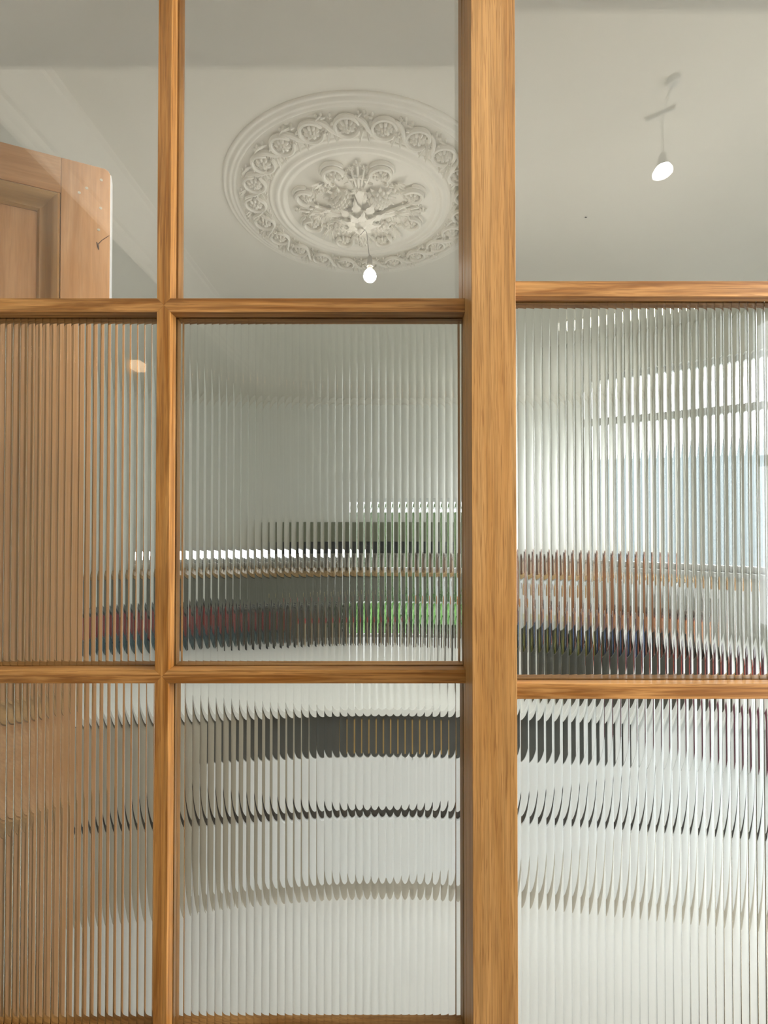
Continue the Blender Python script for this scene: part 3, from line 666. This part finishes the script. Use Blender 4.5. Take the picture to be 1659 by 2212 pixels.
# maroon tea towel over the front edge
tw = MB(); n = 14
for _ in (0,):
    f0 = []
    for i in range(n+1):
        x = 1.27+.13*i/n; dy = .003*math.sin(i*1.7); f0.append((x, dy))
    lay = []
    for (yy_, z_) in ((IY0-.013, .575), (IY0-.013, .69), (IY0-.012, .779), (IY0-.008, .7850), (IY0+.10, .7850)):
        lay.append([tw.bm.verts.new((x, yy_+(dy if z_ < .75 else 0), z_)) for x, dy in f0])
    lay2 = []
    for (yy_, z_) in ((IY0-.0095, .575), (IY0-.0095, .69), (IY0-.0088, .777), (IY0-.0075, .7815), (IY0+.10, .7815)):
        lay2.append([tw.bm.verts.new((x, yy_+(dy if z_ < .75 else 0), z_)) for x, dy in f0])
    for A, B in ((lay, 0), (lay2, 1)):
        for r in range(4):
            for i in range(n): tw.bm.faces.new((A[r][i], A[r][i+1], A[r+1][i+1], A[r+1][i]))
    for r in range(4):
        for i in (0, n): tw.bm.faces.new((lay[r][i], lay[r+1][i], lay2[r+1][i], lay2[r][i]))
    for r in (0, 4):
        for i in range(n): tw.bm.faces.new((lay[r][i], lay[r][i+1], lay2[r][i+1], lay2[r][i]))
tag(tw.build('tea_towel', C('towel_maroon', (.085, .012, .03), .9), smooth=True), 'dark maroon tea towel hanging over the front edge of the worktop', 'towel')

# ------------------------------------------------------------------ far wall run
tag(MB().box(-2.59, DX0-.06, 5.45, YF-.001, .890, .930).build('timber_worktop', M['timber'], bevel=.003), 'timber worktop along the far wall, a thin tan line behind the reeded glass', 'worktop')
fc = thing('base_cabinet', (-1.1, 5.75, 0), 'grey green base cabinets under the far timber worktop', 'cabinet')
MB().box(-2.59, DX0-.07, 5.50, YF-.001, .0, .889).build('carcass', M['dark'], fc)
for i in range(5):
    a = -2.585+i*.56; d = MB().box(a, a+.555, 5.478, 5.499, .10, .88).build('door', C('cabinet_grey', (.22, .215, .18)), fc, bevel=.002)
    MB().box(a+.48, a+.50, 5.466, 5.4775, .60, .76).build('handle', M['dark'], d)
hb = thing('wall_cabinet', (-.3, 5.9, 1.20), 'olive grey wall cabinet with black underside left of the garden door', 'cabinet')
MB().box(-.72, .22, 5.72, YF-.001, 1.27, 1.50).build('cabinet_body', C('olive', (.20, .21, .14)), hb, bevel=.002)
plab(MB().box(-.70, .20, 5.74, YF-.001, 1.13, 1.2695).build('light_rail', M['gap'], hb), 'black underside rail')
for i, (x, h, c, lab) in enumerate(((-1.9, .19, (.75, .75, .72), 'white jug at the far left of the timber worktop'), (-1.35, .16, (.10, .10, .10), 'dark kettle on the timber worktop'), (-.85, .20, (.6, .62, .6), 'pale canister below the slit window\'s right end'), (-.35, .18, (.07, .05, .04), 'dark pot below the olive wall cabinet'), (.0, .17, (.62, .6, .55), 'cream jar on the timber worktop beside the garden door'))):
    jar(lab, x, 5.75, h, .07, c, tuple(v*.7 for v in c), z=.9305, name=('jug', 'kettle', 'canister', 'pot', 'jar')[i], cat=('jug', 'kettle', 'canister', 'pot', 'jar')[i])
# sideboard with clutter right of the garden door
sb = thing('sideboard', (1.85, 5.8, 0), 'timber topped white sideboard against the far wall at right', 'sideboard')
MB().box(1.0, 2.62, 5.55, YF-.001, 0, .86).build('carcass', M['lacquer'], sb)
MB().box(.98, 2.64, 5.53, YF-.001, .861, .90).build('top', M['timber'], sb, bevel=.003)
for i in range(3): MB().box(1.01+i*.535, 1.54+i*.535, 5.535, 5.549, .08, .845).build('door', M['beige'] if i == 1 else M['lacquer'], sb, bevel=.002)
for i, (x, wd, h, c, lab) in enumerate(((1.25, .30, .22, (.16, .08, .05), 'reddish brown box leftmost on the sideboard'), (1.65, .30, .16, (.58, .44, .33), 'tan box second on the sideboard'), (2.02, .24, .24, (.14, .06, .04), 'dark brown box third on the sideboard'), (2.36, .24, .26, (.30, .13, .08), 'terracotta box rightmost on the sideboard'))):
    box_thing('storage_box', lab, 'box', x, 5.76, wd, .25, h, c, tuple(v*.6 for v in c), z=.9003)

# garden door and outdoors
gd = thing('garden_door', (.59, YF+.07, 0), 'glazed white garden door in the far wall, greenery behind it', 'door')
m = MB(); f = .05
m.box(DX0, DX0+f, YF+.04, YF+.09, 0, DZ1); m.box(DX1-f, DX1, YF+.04, YF+.09, 0, DZ1); m.box(DX0+f, DX1-f, YF+.04, YF+.09, 0, .08); m.box(DX0+f, DX1-f, YF+.04, YF+.09, DZ1-f, DZ1)
m.build('door_frame', M['white'], gd); MB().box(DX0+f, DX1-f, YF+.062, YF+.068, .08, DZ1-f).build('pane', M['winglass'], gd)
MB().box(DX0+f, DX1-f, YF+.045, YF+.085, .86, .92).build('mid_rail', M['white'], gd)
M['lawn'] = paint('pale_paving', (.45, .46, .44), .9, .1, 4)
struct(MB().box(-9, 14, YF+.25, 16, -.12, -.02).build('ground_garden', M['lawn']))
tag(MB().box(.0, 2.6, 6.5, 8.80, -.0195, .0).build('grass', paint('grass', (.06, .16, .02), .9, .3, 30)), 'green lawn beyond the garden door', 'grass', kind='stuff')
struct(MB().box(3.6, 14, -4, YF+.25, -.12, -.02).build('ground_side', paint('paving', (.35, .35, .34), .9, .1, 4)))
hd = MB(); hd.box(.2, 3.2, 9.1, 9.9, -.02, 1.66)
for k in range(420):
    hd.blob((random.uniform(.1, 3.2), 9.1+random.uniform(-.06, .1), random.uniform(0, 1.85)), .13, .06, .05, rot=random.uniform(0, 3), tilt=random.uniform(-.8, .8))
tag(hd.build('hedge', paint('hedge_green', (.045, .070, .022), .7, .5, 18)), 'green garden hedge beyond the garden door', 'hedge', kind='stuff')
tag(MB().box(7.5, 7.8, -3, 16, -.02, 3.0).build('added_garden_wall', paint('added_wall_render', (.13, .15, .16), .9, .05, 1)), 'pale rendered garden wall added outside to darken the lower bay window', 'wall')  # wall added to darken the lower part of the bay window
